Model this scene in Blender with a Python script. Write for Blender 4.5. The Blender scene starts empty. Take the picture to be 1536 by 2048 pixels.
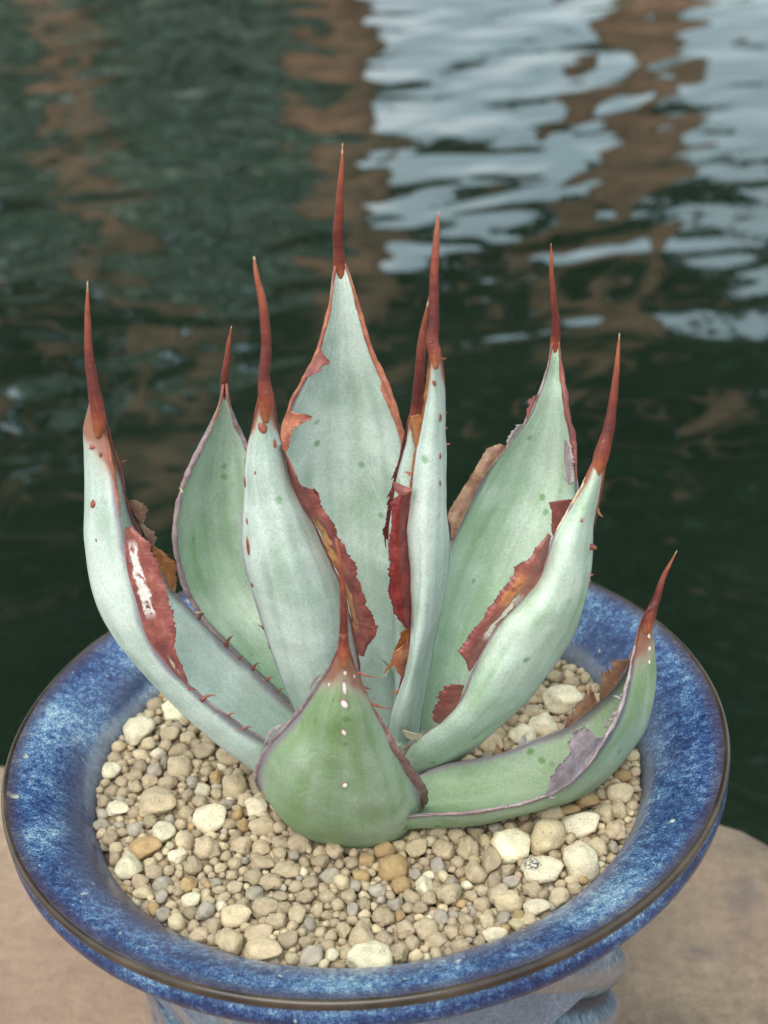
import bpy, math, random
import numpy as np
from mathutils import Vector, noise
from mathutils.bvhtree import BVHTree

random.seed(7); RNG = np.random.default_rng(7)
S = bpy.context.scene
COL = S.collection
R = math.radians

# ------------------------------------------------------------------ camera
FPX, PITCH, ROLL = 3300.0, R(29.698), R(-4.911)
CAM = np.array([0.01096, -0.36873, 0.28045])
cp, sp = math.cos(PITCH), math.sin(PITCH)
FW = np.array([0, cp, -sp]); _rt = np.array([1, 0, 0.]); _up = np.array([0, sp, cp])
cr, sr = math.cos(ROLL), math.sin(ROLL)
RT = _rt * cr + _up * sr; UP = -_rt * sr + _up * cr
cam_d = bpy.data.cameras.new('camera'); cam = bpy.data.objects.new('camera', cam_d); COL.objects.link(cam)
from mathutils import Matrix
m = Matrix.Identity(4)
for i in range(3):
    m[i][0] = RT[i]; m[i][1] = UP[i]; m[i][2] = -FW[i]; m[i][3] = CAM[i]
cam.matrix_world = m
cam_d.sensor_fit = 'AUTO'; cam_d.sensor_width = 36; cam_d.lens = FPX / 2048 * 36
cam_d.clip_start = 0.01; cam_d.clip_end = 2000
cam_d.dof.use_dof = True; cam_d.dof.focus_distance = 0.432; cam_d.dof.aperture_fstop = 17
S.camera = cam

# ------------------------------------------------------------------ sky, sun, exposure
SUN_EL, SUN_AZ = R(56), R(205)          # azimuth clockwise from +Y: behind the camera, a little to its left
w = bpy.data.worlds.new('World'); S.world = w; w.use_nodes = True
nt = w.node_tree; bg = nt.nodes['Background']
sky = nt.nodes.new('ShaderNodeTexSky'); sky.sky_type = 'NISHITA'; sky.sun_disc = False
sky.sun_elevation = SUN_EL; sky.sun_rotation = SUN_AZ
sky.air_density = 1.0; sky.dust_density = 5.0; sky.ozone_density = 1.0
# thin bright cloud veil over the whole sky
tcw = nt.nodes.new('ShaderNodeTexCoord'); mpw = nt.nodes.new('ShaderNodeMapping'); mpw.inputs['Scale'].default_value = (1, 1, 3)
nzw = nt.nodes.new('ShaderNodeTexNoise'); nzw.inputs['Scale'].default_value = 3.2; nzw.inputs['Detail'].default_value = 5
rpw = nt.nodes.new('ShaderNodeValToRGB'); rpw.color_ramp.elements[0].position = .3; rpw.color_ramp.elements[0].color = (5.1, 6.9, 7.4, 1); rpw.color_ramp.elements[1].position = .72; rpw.color_ramp.elements[1].color = (9.4, 9.9, 10.0, 1)
mxw = nt.nodes.new('ShaderNodeMix'); mxw.data_type = 'RGBA'; mxw.inputs[0].default_value = .72
for a_, b_ in ((tcw.outputs['Generated'], mpw.inputs[0]), (mpw.outputs[0], nzw.inputs['Vector']), (nzw.outputs['Fac'], rpw.inputs[0]), (sky.outputs[0], mxw.inputs[6]), (rpw.outputs[0], mxw.inputs[7]), (mxw.outputs[2], bg.inputs[0])):
    nt.links.new(a_, b_)
bg.inputs[1].default_value = 0.12
sd = bpy.data.lights.new('sun', 'SUN'); sun = bpy.data.objects.new('sun', sd); COL.objects.link(sun)
sd.energy = 1.5; sd.angle = R(50); sd.color = (1.0, 0.93, 0.82)
sdir = Vector((math.sin(SUN_AZ) * math.cos(SUN_EL), math.cos(SUN_AZ) * math.cos(SUN_EL), math.sin(SUN_EL)))
sun.rotation_euler = sdir.to_track_quat('Z', 'Y').to_euler(); sun.location = (0, 0, 5)
S.view_settings.view_transform = 'Standard'; S.view_settings.look = 'None'
S.view_settings.exposure = 0.74; S.view_settings.gamma = 1.0
S.cycles.use_denoising = True
S.cycles.max_bounces = 6; S.cycles.use_adaptive_sampling = True; S.cycles.adaptive_threshold = .02

# ------------------------------------------------------------------ pixel helpers (photo pixels, 1536 x 2048)
def ray(u, v):
    return FW + RT * ((u - 768) / FPX) + UP * ((1024 - v) / FPX)
def at_y(u, v, y):
    d = ray(u, v); return CAM + d * ((y - CAM[1]) / d[1])
def at_z(u, v, z):
    d = ray(u, v); return CAM + d * ((z - CAM[2]) / d[2])
def px(P):
    D = np.asarray(P) - CAM; z = D @ FW
    return np.stack([768 + FPX * (D @ RT) / z, 1024 - FPX * (D @ UP) / z], -1)
def reflected(u, v, yplane):
    d = ray(u, v); p = CAM + d * ((WATER_Z - CAM[2]) / d[2])
    d = d * np.array([1, 1, -1]); return p + d * ((yplane - p[1]) / d[1])
WATER_Z = -0.34; LEDGE_Z = -0.14

# ------------------------------------------------------------------ node helpers
def mat(name):
    M = bpy.data.materials.new(name); M.use_nodes = True
    return M, M.node_tree, M.node_tree.nodes['Principled BSDF']
def N(nt, kind, **kw):
    n = nt.nodes.new('ShaderNode' + kind)
    for k, v in kw.items():
        if k in n.inputs: n.inputs[k].default_value = v
        else: setattr(n, k, v)
    return n
def L(nt, a, b): nt.links.new(a, b)
def noise_n(nt, scale, detail=3, rough=.55, vec=None, dist=0.0):
    n = N(nt, 'TexNoise'); n.inputs['Scale'].default_value = scale; n.inputs['Detail'].default_value = detail
    n.inputs['Roughness'].default_value = rough; n.inputs['Distortion'].default_value = dist
    if vec is not None: L(nt, vec, n.inputs['Vector'])
    return n.outputs['Fac']
def ramp(nt, fac, stops, interp='LINEAR'):
    r = N(nt, 'ValToRGB'); r.color_ramp.interpolation = interp
    e = r.color_ramp.elements
    while len(e) < len(stops): e.new(0.5)
    for k, (p, c) in enumerate(stops):
        e[k].position = p; e[k].color = (*c, 1) if len(c) == 3 else c
    L(nt, fac, r.inputs[0]); return r.outputs[0]
def g(x): return (x, x, x)
def mixc(nt, fac, a, b, blend='MIX'):
    n = N(nt, 'Mix', data_type='RGBA', blend_type=blend)
    for sock, val in ((n.inputs[0], fac), (n.inputs[6], a), (n.inputs[7], b)):
        if isinstance(val, (int, float)): sock.default_value = val
        elif isinstance(val, tuple): sock.default_value = (*val, 1)
        else: L(nt, val, sock)
    return n.outputs[2]
def vary(nt, c, fac, lo, hi):
    return mixc(nt, 1.0, c, ramp(nt, fac, [(.3, g(lo)), (.7, g(hi))]), 'MULTIPLY')
def math_n(nt, op, a, b=None, c=None, clamp=False):
    n = N(nt, 'Math', operation=op, use_clamp=clamp)
    for i, val in enumerate((a, b, c)):
        if val is None: continue
        if isinstance(val, (int, float)): n.inputs[i].default_value = val
        else: L(nt, val, n.inputs[i])
    return n.outputs[0]
def smooth(nt, x, a, b):
    n = N(nt, 'MapRange', interpolation_type='SMOOTHSTEP'); n.inputs[1].default_value = a; n.inputs[2].default_value = b
    L(nt, x, n.inputs[0]); return n.outputs[0]
def bump(nt, bsdf, h, strength, dist):
    b = N(nt, 'Bump'); b.inputs['Strength'].default_value = strength; b.inputs['Distance'].default_value = dist
    L(nt, h, b.inputs['Height']); L(nt, b.outputs[0], bsdf.inputs['Normal']); return b
def attr(nt, name, out='Fac'):
    n = N(nt, 'Attribute', attribute_name=name); return n.outputs[out]
def objco(nt): return N(nt, 'TexCoord').outputs['Object']
def mapped(nt, vec, scale=(1, 1, 1)):
    n = N(nt, 'Mapping'); n.inputs['Scale'].default_value = scale; L(nt, vec, n.inputs['Vector']); return n.outputs[0]

# ------------------------------------------------------------------ object helpers
def mesh_obj(name, V, F, material=None, parent=None, smooth_=True, attrs=None):
    me = bpy.data.meshes.new(name)
    me.from_pydata([tuple(map(float, v)) for v in V], [], [tuple(map(int, f)) for f in F])
    if smooth_: me.shade_smooth()
    for k, a in (attrs or {}).items():
        a = np.asarray(a, np.float32)
        if a.ndim == 1: me.attributes.new(k, 'FLOAT', 'POINT').data.foreach_set('value', a)
        else:
            at = me.attributes.new(k, 'FLOAT_COLOR', 'POINT')
            at.data.foreach_set('color', np.concatenate([a, np.ones((len(a), 1), np.float32)], 1).ravel())
    if material: me.materials.append(material)
    o = bpy.data.objects.new(name, me); COL.objects.link(o)
    if parent: o.parent = parent
    return o
def tag(o, label=None, cat=None, group=None, kind=None):
    if label: o['label'] = label
    if cat: o['category'] = cat
    if group: o['group'] = group
    if kind: o['kind'] = kind
    return o
def empty(name, loc=(0, 0, 0)):
    o = bpy.data.objects.new(name, None); o.empty_display_size = .02; o.location = loc; COL.objects.link(o); return o
def grid_faces(n, k, wrap=False):
    F = []
    for i in range(n - 1):
        for j in range(k if wrap else k - 1):
            j2 = (j + 1) % k
            F.append((i * k + j, i * k + j2, (i + 1) * k + j2, (i + 1) * k + j))
    return F
def catmull(P, n):
    P = np.asarray(P, float); k = len(P)
    d = np.r_[0, np.cumsum(np.linalg.norm(np.diff(P.reshape(k, -1), axis=0), axis=1))]
    Q = np.concatenate([2 * P[:1] - P[1:2], P, 2 * P[-1:] - P[-2:-1]])
    out = []
    for x in np.linspace(0, d[-1], n):
        i = min(int(np.searchsorted(d, x, side='right')) - 1, k - 2)
        t = (x - d[i]) / max(d[i + 1] - d[i], 1e-12)
        a, b, c, e = Q[i], Q[i + 1], Q[i + 2], Q[i + 3]
        out.append(.5 * (2 * b + (c - a) * t + (2 * a - 5 * b + 4 * c - e) * t * t + (3 * b - a - 3 * c + e) * t ** 3))
    return np.array(out)
def nz(p, s, seed=0.0): return noise.noise(Vector((p[0] * s + seed, p[1] * s + seed * 1.7, p[2] * s - seed)))

# ================================================================== SETTING
# ------------------------------------------------------------------ water
M, nt, b = mat('pond_water')
oc = objco(nt)
v1 = mapped(nt, oc, (1.0, 1.25, 1))
h1 = noise_n(nt, 3.4, 1.5, .45, v1, .5); h2 = noise_n(nt, 9.5, 1, .4, v1, .3); h3 = noise_n(nt, 1.2, 1, .4, v1)
h = math_n(nt, 'ADD', math_n(nt, 'MULTIPLY', h1, 1.0), math_n(nt, 'MULTIPLY', h2, .36))
h = math_n(nt, 'ADD', h, math_n(nt, 'MULTIPLY', h3, 1.6))
bump(nt, b, h, 1.0, .0175)
L(nt, ramp(nt, noise_n(nt, 2.2, 3, .5, oc), [(.3, (.006, .012, .007)), (.7, (.012, .020, .012))]), b.inputs['Base Color'])
b.inputs['Roughness'].default_value = .02; b.inputs['IOR'].default_value = 1.75; b.inputs['Specular Tint'].default_value = (.62, .93, 1, 1)
WATER_M = M
Z = WATER_Z
o = mesh_obj('water', [(-60, -30, Z), (60, -30, Z), (60, 70, Z), (-60, 70, Z)], [(0, 1, 2, 3)], M, smooth_=False)
tag(o, 'dark green rippled pond water behind the blue pot', 'water', kind='structure')

# ------------------------------------------------------------------ stone ledge
M, nt, b = mat('ledge_stone')
oc = objco(nt)
n1 = noise_n(nt, 9, 5, .6, oc, .4); n2 = noise_n(nt, 42, 5, .65, oc); n3 = noise_n(nt, 16, 3, .5, oc, 1.0); n4 = noise_n(nt, 220, 3, .6, oc)
c = ramp(nt, n1, [(.28, (.10, .074, .056)), (.45, (.22, .16, .108)), (.6, (.30, .222, .145)), (.75, (.19, .155, .125))])
c = mixc(nt, smooth(nt, n3, .57, .70), c, (.135, .112, .098))
c = mixc(nt, math_n(nt, 'MULTIPLY', smooth(nt, n2, .55, .75), .6), c, (.21, .13, .075))
c = vary(nt, c, n4, .78, 1.2); c = vary(nt, c, n2, .80, 1.18); c = mixc(nt, math_n(nt, 'MULTIPLY', smooth(nt, noise_n(nt, 4.5, 3, .5, oc), .45, .65), .5), c, (.30, .185, .13))
L(nt, c, b.inputs['Base Color']); b.inputs['Roughness'].default_value = .62
bump(nt, b, math_n(nt, 'ADD', n2, math_n(nt, 'MULTIPLY', n4, .3)), .5, .004)
eL = at_z(-10, 1500, LEDGE_Z); eM = at_z(700, 1540, LEDGE_Z); eR = at_z(1463, 1592, LEDGE_Z); eR2 = at_z(1540, 1630, LEDGE_Z)
knx = [-2.2, -.9, -.4, eL[0], eM[0], eR[0], eR2[0], .3, .55, 1.2, 2.2]
kny = [.32, .30, .22, eL[1], .5 * (eL[1] + eR[1]) + .01, eR[1], eR2[1], eR2[1] - .045, .06, .1, .12]
XS = np.concatenate([np.linspace(-2.2, -.45, 40), np.linspace(-.44, .5, 110), np.linspace(.52, 2.2, 40)])
V = []; rows = 60
for x in XS:
    ye = np.interp(x, knx, kny) + .012 * nz((x, 0, 0), 9) + .005 * nz((x, 3, 0), 34)
    for j in range(rows):
        if j < 46:
            f = j / 45.; y = -1.6 + (ye + 1.6) * (1 - (1 - f) ** 2.0)
            z = LEDGE_Z + .003 * nz((x, y, 0), 8) + .0012 * nz((x, y, 5), 40)
            if math.hypot(x, y) < .075: z = min(z, LEDGE_Z - .0005)
            e = max(0, 1 - (ye - y) / .03); z -= .011 * e * e
        else:
            f = (j - 45) / 14.; y = ye + .012 * math.sin(f * 2.2) + .012 * nz((x, 1, f * 2), 8) * f; z = LEDGE_Z - .011 - f * .32
        V.append((x, y, z))
o = mesh_obj('rock_ledge', V, [f[::-1] for f in grid_faces(len(XS), rows)], M)
tag(o, 'weathered brown and grey stone ledge under the blue pot', 'ledge', kind='structure')

# ------------------------------------------------------------------ far bank and its trees (seen mirrored in the pond)
M, nt, b = mat('bank_grass')
L(nt, ramp(nt, noise_n(nt, 1.5, 4, .6, objco(nt)), [(.3, (.03, .06, .02)), (.7, (.07, .12, .04))]), b.inputs['Base Color']); b.inputs['Roughness'].default_value = .9
V = []; xs = np.linspace(-60, 60, 60)
for x in xs:
    y0 = 7.8 + .5 * nz((x, 0, 0), .35)
    for dy, z in ((0, -.6), (.1, -.26), (.5, -.2), (6, -.1), (60, 0.2)):
        V.append((x, y0 + dy, z))
tag(mesh_obj('far_bank', V, [f[::-1] for f in grid_faces(60, 5)], M), 'low grassy bank on the far side of the pond', 'bank', kind='structure')

def foliage_mat(name, c1, c2):
    M, nt, b = mat(name)
    gi = attr(nt, 'tone')
    L(nt, ramp(nt, gi, [(0, c1), (1, c2)]), b.inputs['Base Color']); b.inputs['Roughness'].default_value = .6
    return M
M_DARK = foliage_mat('dark_leaves', (.018, .04, .022), (.05, .09, .05))
M_PALE = foliage_mat('pale_leaves', (.27, .34, .27), (.40, .47, .40))
M_BARK, nt, b = mat('red_bark')
oc = mapped(nt, objco(nt), (1, 1, .25)); n1 = noise_n(nt, 9, 4, .6, oc)
L(nt, ramp(nt, n1, [(.3, (.19, .10, .065)), (.7, (.42, .225, .145))]), b.inputs['Base Color']); b.inputs['Roughness'].default_value = .9
bump(nt, b, n1, 1, .03)

def leaf_cloud(name, centers, radii, n, size, m, parent):
    V = np.zeros((n * 4, 3)); tone = np.zeros(n * 4)
    centers = np.array(centers); radii = np.array(radii)
    pr = np.array([np.prod(r) for r in radii]); pr /= pr.sum()
    idx = RNG.choice(len(centers), n, p=pr)
    d = RNG.normal(size=(n, 3)); d /= np.linalg.norm(d, axis=1)[:, None]
    p = centers[idx] + d * radii[idx] * (RNG.random((n, 1)) ** .45)
    a = RNG.normal(size=(n, 3)); a /= np.linalg.norm(a, axis=1)[:, None]
    bb = np.cross(a, RNG.normal(size=(n, 3))); bb /= np.linalg.norm(bb, axis=1)[:, None]
    sz = size * (.6 + .8 * RNG.random((n, 1)))
    for k, (i, j) in enumerate(((-1, 0), (0, -.45), (1, 0), (0, .45))):
        V[k::4] = p + a * sz * i + bb * sz * j
    tn = np.clip(.5 + .25 * RNG.normal(size=n) + .25 * np.sin(idx * 2.4), 0, 1)
    tone[:] = np.repeat(tn, 4)
    F = np.arange(n * 4).reshape(n, 4)
    return mesh_obj(name, V, F, m, parent, False, {'tone': tone})

def limb(p0, p1, r0, r1, seg=14, rings=10, wob=.05, seed=0):
    V = []; p0 = np.array(p0, float); p1 = np.array(p1, float)
    ax = p1 - p0; u_ = np.cross(ax, [0.3, 1, .1]); u_ /= np.linalg.norm(u_); v_ = np.cross(ax, u_); v_ /= np.linalg.norm(v_)
    for i in range(rings):
        f = i / (rings - 1); c = p0 + ax * f + u_ * wob * math.sin(f * 5 + seed) * f * (1 - f) * 4
        rr = r0 + (r1 - r0) * f
        for j in range(seg):
            a = 2 * math.pi * j / seg
            q = c + (u_ * math.cos(a) + v_ * math.sin(a)) * rr
            V.append(q + (u_ * math.cos(a) + v_ * math.sin(a)) * rr * .12 * nz(q, 4, seed))
    return V, grid_faces(rings, seg, True)

def tree(base, lean, trunk_r, crown_c, crown_r, n, label, seed):
    t = empty('tree', base); b0 = np.array([0, 0, -.15]); top = np.array([lean, .9, crown_c[2] - base[2]])
    V, F = limb(b0, top, trunk_r, trunk_r * .62, seed=seed, rings=14)
    for k in range(6):
        f = .45 + .09 * k; p = b0 + (top - b0) * f; a = seed + k * 2.3
        V2, F2 = limb(p, p + np.array([math.cos(a) * 1.7, math.sin(a) * 1.2, 1.2]), trunk_r * .35, trunk_r * .1, 8, 6, .1, k)
        o_ = len(V); V = V + V2; F = F + [tuple(i + o_ for i in f_) for f_ in F2]
    mesh_obj('trunk', V, F, M_BARK, t)
    cs = []; rs = []
    rr = random.Random(seed)
    for k in range(16):
        cs.append((crown_c[0] - base[0] + crown_r[0] * rr.uniform(-.7, .7), crown_c[1] - base[1] + crown_r[1] * rr.uniform(-.6, .6), crown_c[2] - base[2] + crown_r[2] * rr.uniform(-.7, .7)))
        q = rr.uniform(.38, .6); rs.append((crown_r[0] * q, crown_r[1] * q, crown_r[2] * q * .8))
    leaf_cloud('crown', cs, rs, n, .13, M_DARK, t)
    tag(t, label, 'tree', 'trees along the far bank of the pond'); return t
TY = 9.0
TT = 8.2
def shore(u, v): p = reflected(u, v, TT); return np.array([p[0], TT, -.24])
pA = shore(150, 150); pB = shore(640, 100); pC = shore(1330, 60); pD = shore(-420, 100); pE = shore(1900, 100)
def cz(v): return reflected(768, v, TY)[2]
tree(pA, .12, .19, (pA[0] - .1, TY + 1.1, 5.9), (2.3, 1.6, 3.4), 11000, 'red barked tree mirrored beside the pale bushes', 1)
tree(pB, .10, .24, (pB[0] - .2, TY + 1.1, 5.8), (2.0, 1.6, 3.2), 11000, 'thick red barked tree mirrored where green meets open sky', 2)
tree(pC, -.5, .26, (pC[0] - .6, TY + 1.1, 6.0), (2.6, 1.6, 3.3), 12000, 'leaning red barked tree mirrored between two patches of sky', 3)
tree(pD, .1, .22, (pD[0], TY + .4, 5.5), (2.6, 1.8, 3.4), 9000, 'red barked tree at the bushy end of the far bank', 4)
tree(pE, .1, .22, (pE[0] + .3, TY + .4, 5.9), (2.4, 1.8, 3.4), 9000, 'red barked tree at the open end of the far bank', 5)
k = 0
for u, v_, hgt, lab in ((-40, 100, 3.3, 'pale green bush below the end tree on the far bank'), (300, 100, 3.1, 'pale green bush mirrored next to the red barked tree'), (500, 100, 3.3, 'tall pale green bush mirrored between two red trunks')):
    p = reflected(u, v_, TT + .45); t = empty('bush', (p[0], TT + .45, -.2))
    V, F = limb((0, 0, -.1), (0, 0, hgt * .6), .07, .03); mesh_obj('stem', V, F, M_BARK, t)
    rr = random.Random(k); k += 1
    leaf_cloud('foliage', [(rr.uniform(-.28, .28), rr.uniform(-.2, .2), hgt * (.08 + .075 * i)) for i in range(11)], [(.42, .36, .4)] * 11, 9000, .07, M_PALE, t)
    tag(t, lab, 'bush', 'bushes on the far bank')

# ================================================================== POT
M, nt, b = mat('blue_glaze')
oc = objco(nt); sep = N(nt, 'SeparateXYZ'); L(nt, oc, sep.inputs[0])
ang = math_n(nt, 'ARCTAN2', sep.outputs[1], sep.outputs[0])
rad = math_n(nt, 'SQRT', math_n(nt, 'ADD', math_n(nt, 'MULTIPLY', sep.outputs[0], sep.outputs[0]), math_n(nt, 'MULTIPLY', sep.outputs[1], sep.outputs[1])))
cmb = N(nt, 'CombineXYZ'); L(nt, math_n(nt, 'MULTIPLY', ang, .085), cmb.inputs[0]); L(nt, math_n(nt, 'MULTIPLY', rad, .62), cmb.inputs[1]); L(nt, math_n(nt, 'MULTIPLY', sep.outputs[2], .6), cmb.inputs[2])
pv = cmb.outputs[0]
f1 = noise_n(nt, 2100, 3, .7, oc, .3); f2 = noise_n(nt, 700, 3, .6, oc, .3); f3 = noise_n(nt, 34, 3, .55, oc, .4); f4 = noise_n(nt, 240, 2, .5, oc, .2)
f5 = noise_n(nt, 420, 3, .6, pv, .2)
mixv = math_n(nt, 'ADD', math_n(nt, 'MULTIPLY', f1, .50), math_n(nt, 'ADD', math_n(nt, 'MULTIPLY', f2, .25), math_n(nt, 'MULTIPLY', f5, .25)))
mixv = math_n(nt, 'ADD', mixv, math_n(nt, 'MULTIPLY', math_n(nt, 'SUBTRACT', f3, .5), .34))
mixv = math_n(nt, 'SUBTRACT', mixv, math_n(nt, 'MULTIPLY', math_n(nt, 'SUBTRACT', 1, smooth(nt, sep.outputs[2], .1345, .1375)), math_n(nt, 'MULTIPLY', smooth(nt, rad, .085, .09), .065)))  # shade under the lip painted in: same glaze, deeper colour below the edge
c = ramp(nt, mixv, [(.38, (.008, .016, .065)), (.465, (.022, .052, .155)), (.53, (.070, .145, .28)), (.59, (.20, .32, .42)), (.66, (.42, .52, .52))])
c = mixc(nt, smooth(nt, f4, .70, .76), c, (.46, .52, .40))
# thick dark pools of glaze in the hollow of the rim
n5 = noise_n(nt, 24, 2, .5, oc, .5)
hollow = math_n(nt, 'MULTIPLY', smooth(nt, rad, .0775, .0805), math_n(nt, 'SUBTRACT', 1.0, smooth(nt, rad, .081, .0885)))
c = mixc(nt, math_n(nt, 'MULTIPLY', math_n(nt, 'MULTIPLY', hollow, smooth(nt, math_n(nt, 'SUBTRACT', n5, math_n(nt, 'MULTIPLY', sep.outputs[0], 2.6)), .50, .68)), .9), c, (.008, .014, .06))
# purple brown where the glaze thins towards the edge, and a lime deposit above the gravel
thin = smooth(nt, math_n(nt, 'ADD', rad, math_n(nt, 'MULTIPLY', math_n(nt, 'SUBTRACT', f2, .5), .004)), .0938, .0980)
c = mixc(nt, math_n(nt, 'MULTIPLY', math_n(nt, 'MULTIPLY', thin, smooth(nt, sep.outputs[2], .1385, .1392)), .8), c, (.045, .03, .05))
dep = math_n(nt, 'SUBTRACT', 1.0, smooth(nt, math_n(nt, 'ADD', rad, math_n(nt, 'MULTIPLY', math_n(nt, 'SUBTRACT', n5, .5), .010)), .0775, .0800))
c = mixc(nt, math_n(nt, 'MULTIPLY', dep, math_n(nt, 'ADD', .35, math_n(nt, 'MULTIPLY', f2, .5))), c, (.21, .22, .24))
L(nt, c, b.inputs['Base Color'])
rg = math_n(nt, 'ADD', .16, math_n(nt, 'MULTIPLY', dep, .4)); L(nt, rg, b.inputs['Roughness'])
b.inputs['IOR'].default_value = 1.5
bump(nt, b, math_n(nt, 'ADD', f2, math_n(nt, 'MULTIPLY', f3, 2.5)), .35, .0006)
M_GLAZE = M
M_EDGE, nt, b = mat('brown_edge_glaze')
oc = objco(nt); n1 = noise_n(nt, 90, 4, .6, oc); n2 = noise_n(nt, 22, 2, .5, oc)
L(nt, mixc(nt, smooth(nt, n2, .35, .65), ramp(nt, n1, [(.3, (.015, .010, .009)), (.7, (.045, .028, .02))]), ramp(nt, n1, [(.3, (.028, .02, .014)), (.7, (.085, .062, .04))])), b.inputs['Base Color'])
b.inputs['Roughness'].default_value = .09; bump(nt, b, n1, .3, .0006)
M_BODY, nt, b = mat('carved_glaze')
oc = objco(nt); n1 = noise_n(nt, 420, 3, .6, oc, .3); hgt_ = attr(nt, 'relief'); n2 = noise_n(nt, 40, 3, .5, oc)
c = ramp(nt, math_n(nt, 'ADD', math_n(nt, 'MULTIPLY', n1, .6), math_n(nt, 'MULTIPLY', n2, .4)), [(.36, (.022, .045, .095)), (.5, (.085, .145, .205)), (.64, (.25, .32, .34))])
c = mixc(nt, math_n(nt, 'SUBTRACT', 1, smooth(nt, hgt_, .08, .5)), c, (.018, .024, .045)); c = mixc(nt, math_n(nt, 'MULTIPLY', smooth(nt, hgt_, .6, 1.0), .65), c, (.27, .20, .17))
L(nt, c, b.inputs['Base Color']); b.inputs['Roughness'].default_value = .42

POT = empty('plant_pot', (0, 0, LEDGE_Z))
def lathe(name, prof, m, n=160, wob=.0, close=False):
    prof = catmull(prof, len(prof) * 5)
    V = []
    for r, z in prof:
        for j in range(n):
            a = 2 * math.pi * j / n
            rr = r * (1 + wob * nz((math.cos(a), math.sin(a), 0), 1.3)); V.append((rr * math.cos(a), rr * math.sin(a), z - LEDGE_Z))
    return mesh_obj(name, V, grid_faces(len(prof), n, True), m, POT)
# flared lip: inside wall up to the edge
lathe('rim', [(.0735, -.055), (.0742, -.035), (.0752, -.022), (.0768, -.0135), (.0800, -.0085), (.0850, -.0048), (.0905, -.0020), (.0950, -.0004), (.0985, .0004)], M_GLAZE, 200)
lathe('rim_edge', [(.0980, .0001), (.0985, .00045), (.0993, .0006), (.0999, .0001), (.1001, -.0009), (.0998, -.0018), (.0990, -.0026), (.0984, -.0030)], M_EDGE, 240)
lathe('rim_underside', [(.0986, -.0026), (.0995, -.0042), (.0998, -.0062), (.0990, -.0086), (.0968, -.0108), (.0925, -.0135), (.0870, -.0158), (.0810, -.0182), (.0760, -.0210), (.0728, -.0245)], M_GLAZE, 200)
V = []; RL = []; nb, na = 90, 420
for i in range(nb):
    f = i / (nb - 1); z = -.0225 - f * (abs(LEDGE_Z) - .0225)
    r0 = .0722 - .012 * f ** 1.6 + .002 * math.sin(f * 3)
    for j in range(na):
        a = 2 * math.pi * j / na
        ph = a * 14 + z * 270 + 1.3 * math.sin(a * 2 + z * 60) + .8 * nz((math.cos(a) * 2, math.sin(a) * 2, z * 30), 1.0)
        q = .5 + .5 * math.sin(ph); q = q ** .7
        rr = r0 + .0050 * (q - .6) * min(1, f * 14 + .25)
        V.append((rr * math.cos(a), rr * math.sin(a), z - LEDGE_Z + .0005)); RL.append(q)
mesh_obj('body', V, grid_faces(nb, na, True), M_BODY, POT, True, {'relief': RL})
V = [(.0585 * math.cos(a), .0585 * math.sin(a), .0015) for a in np.linspace(0, 2 * math.pi, 64, endpoint=False)]
mesh_obj('base', V, [tuple(range(64))], M_BODY, POT, False)
tag(POT, 'round blue mottled glazed pot with flared lip and carved body', 'plant pot')

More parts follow.
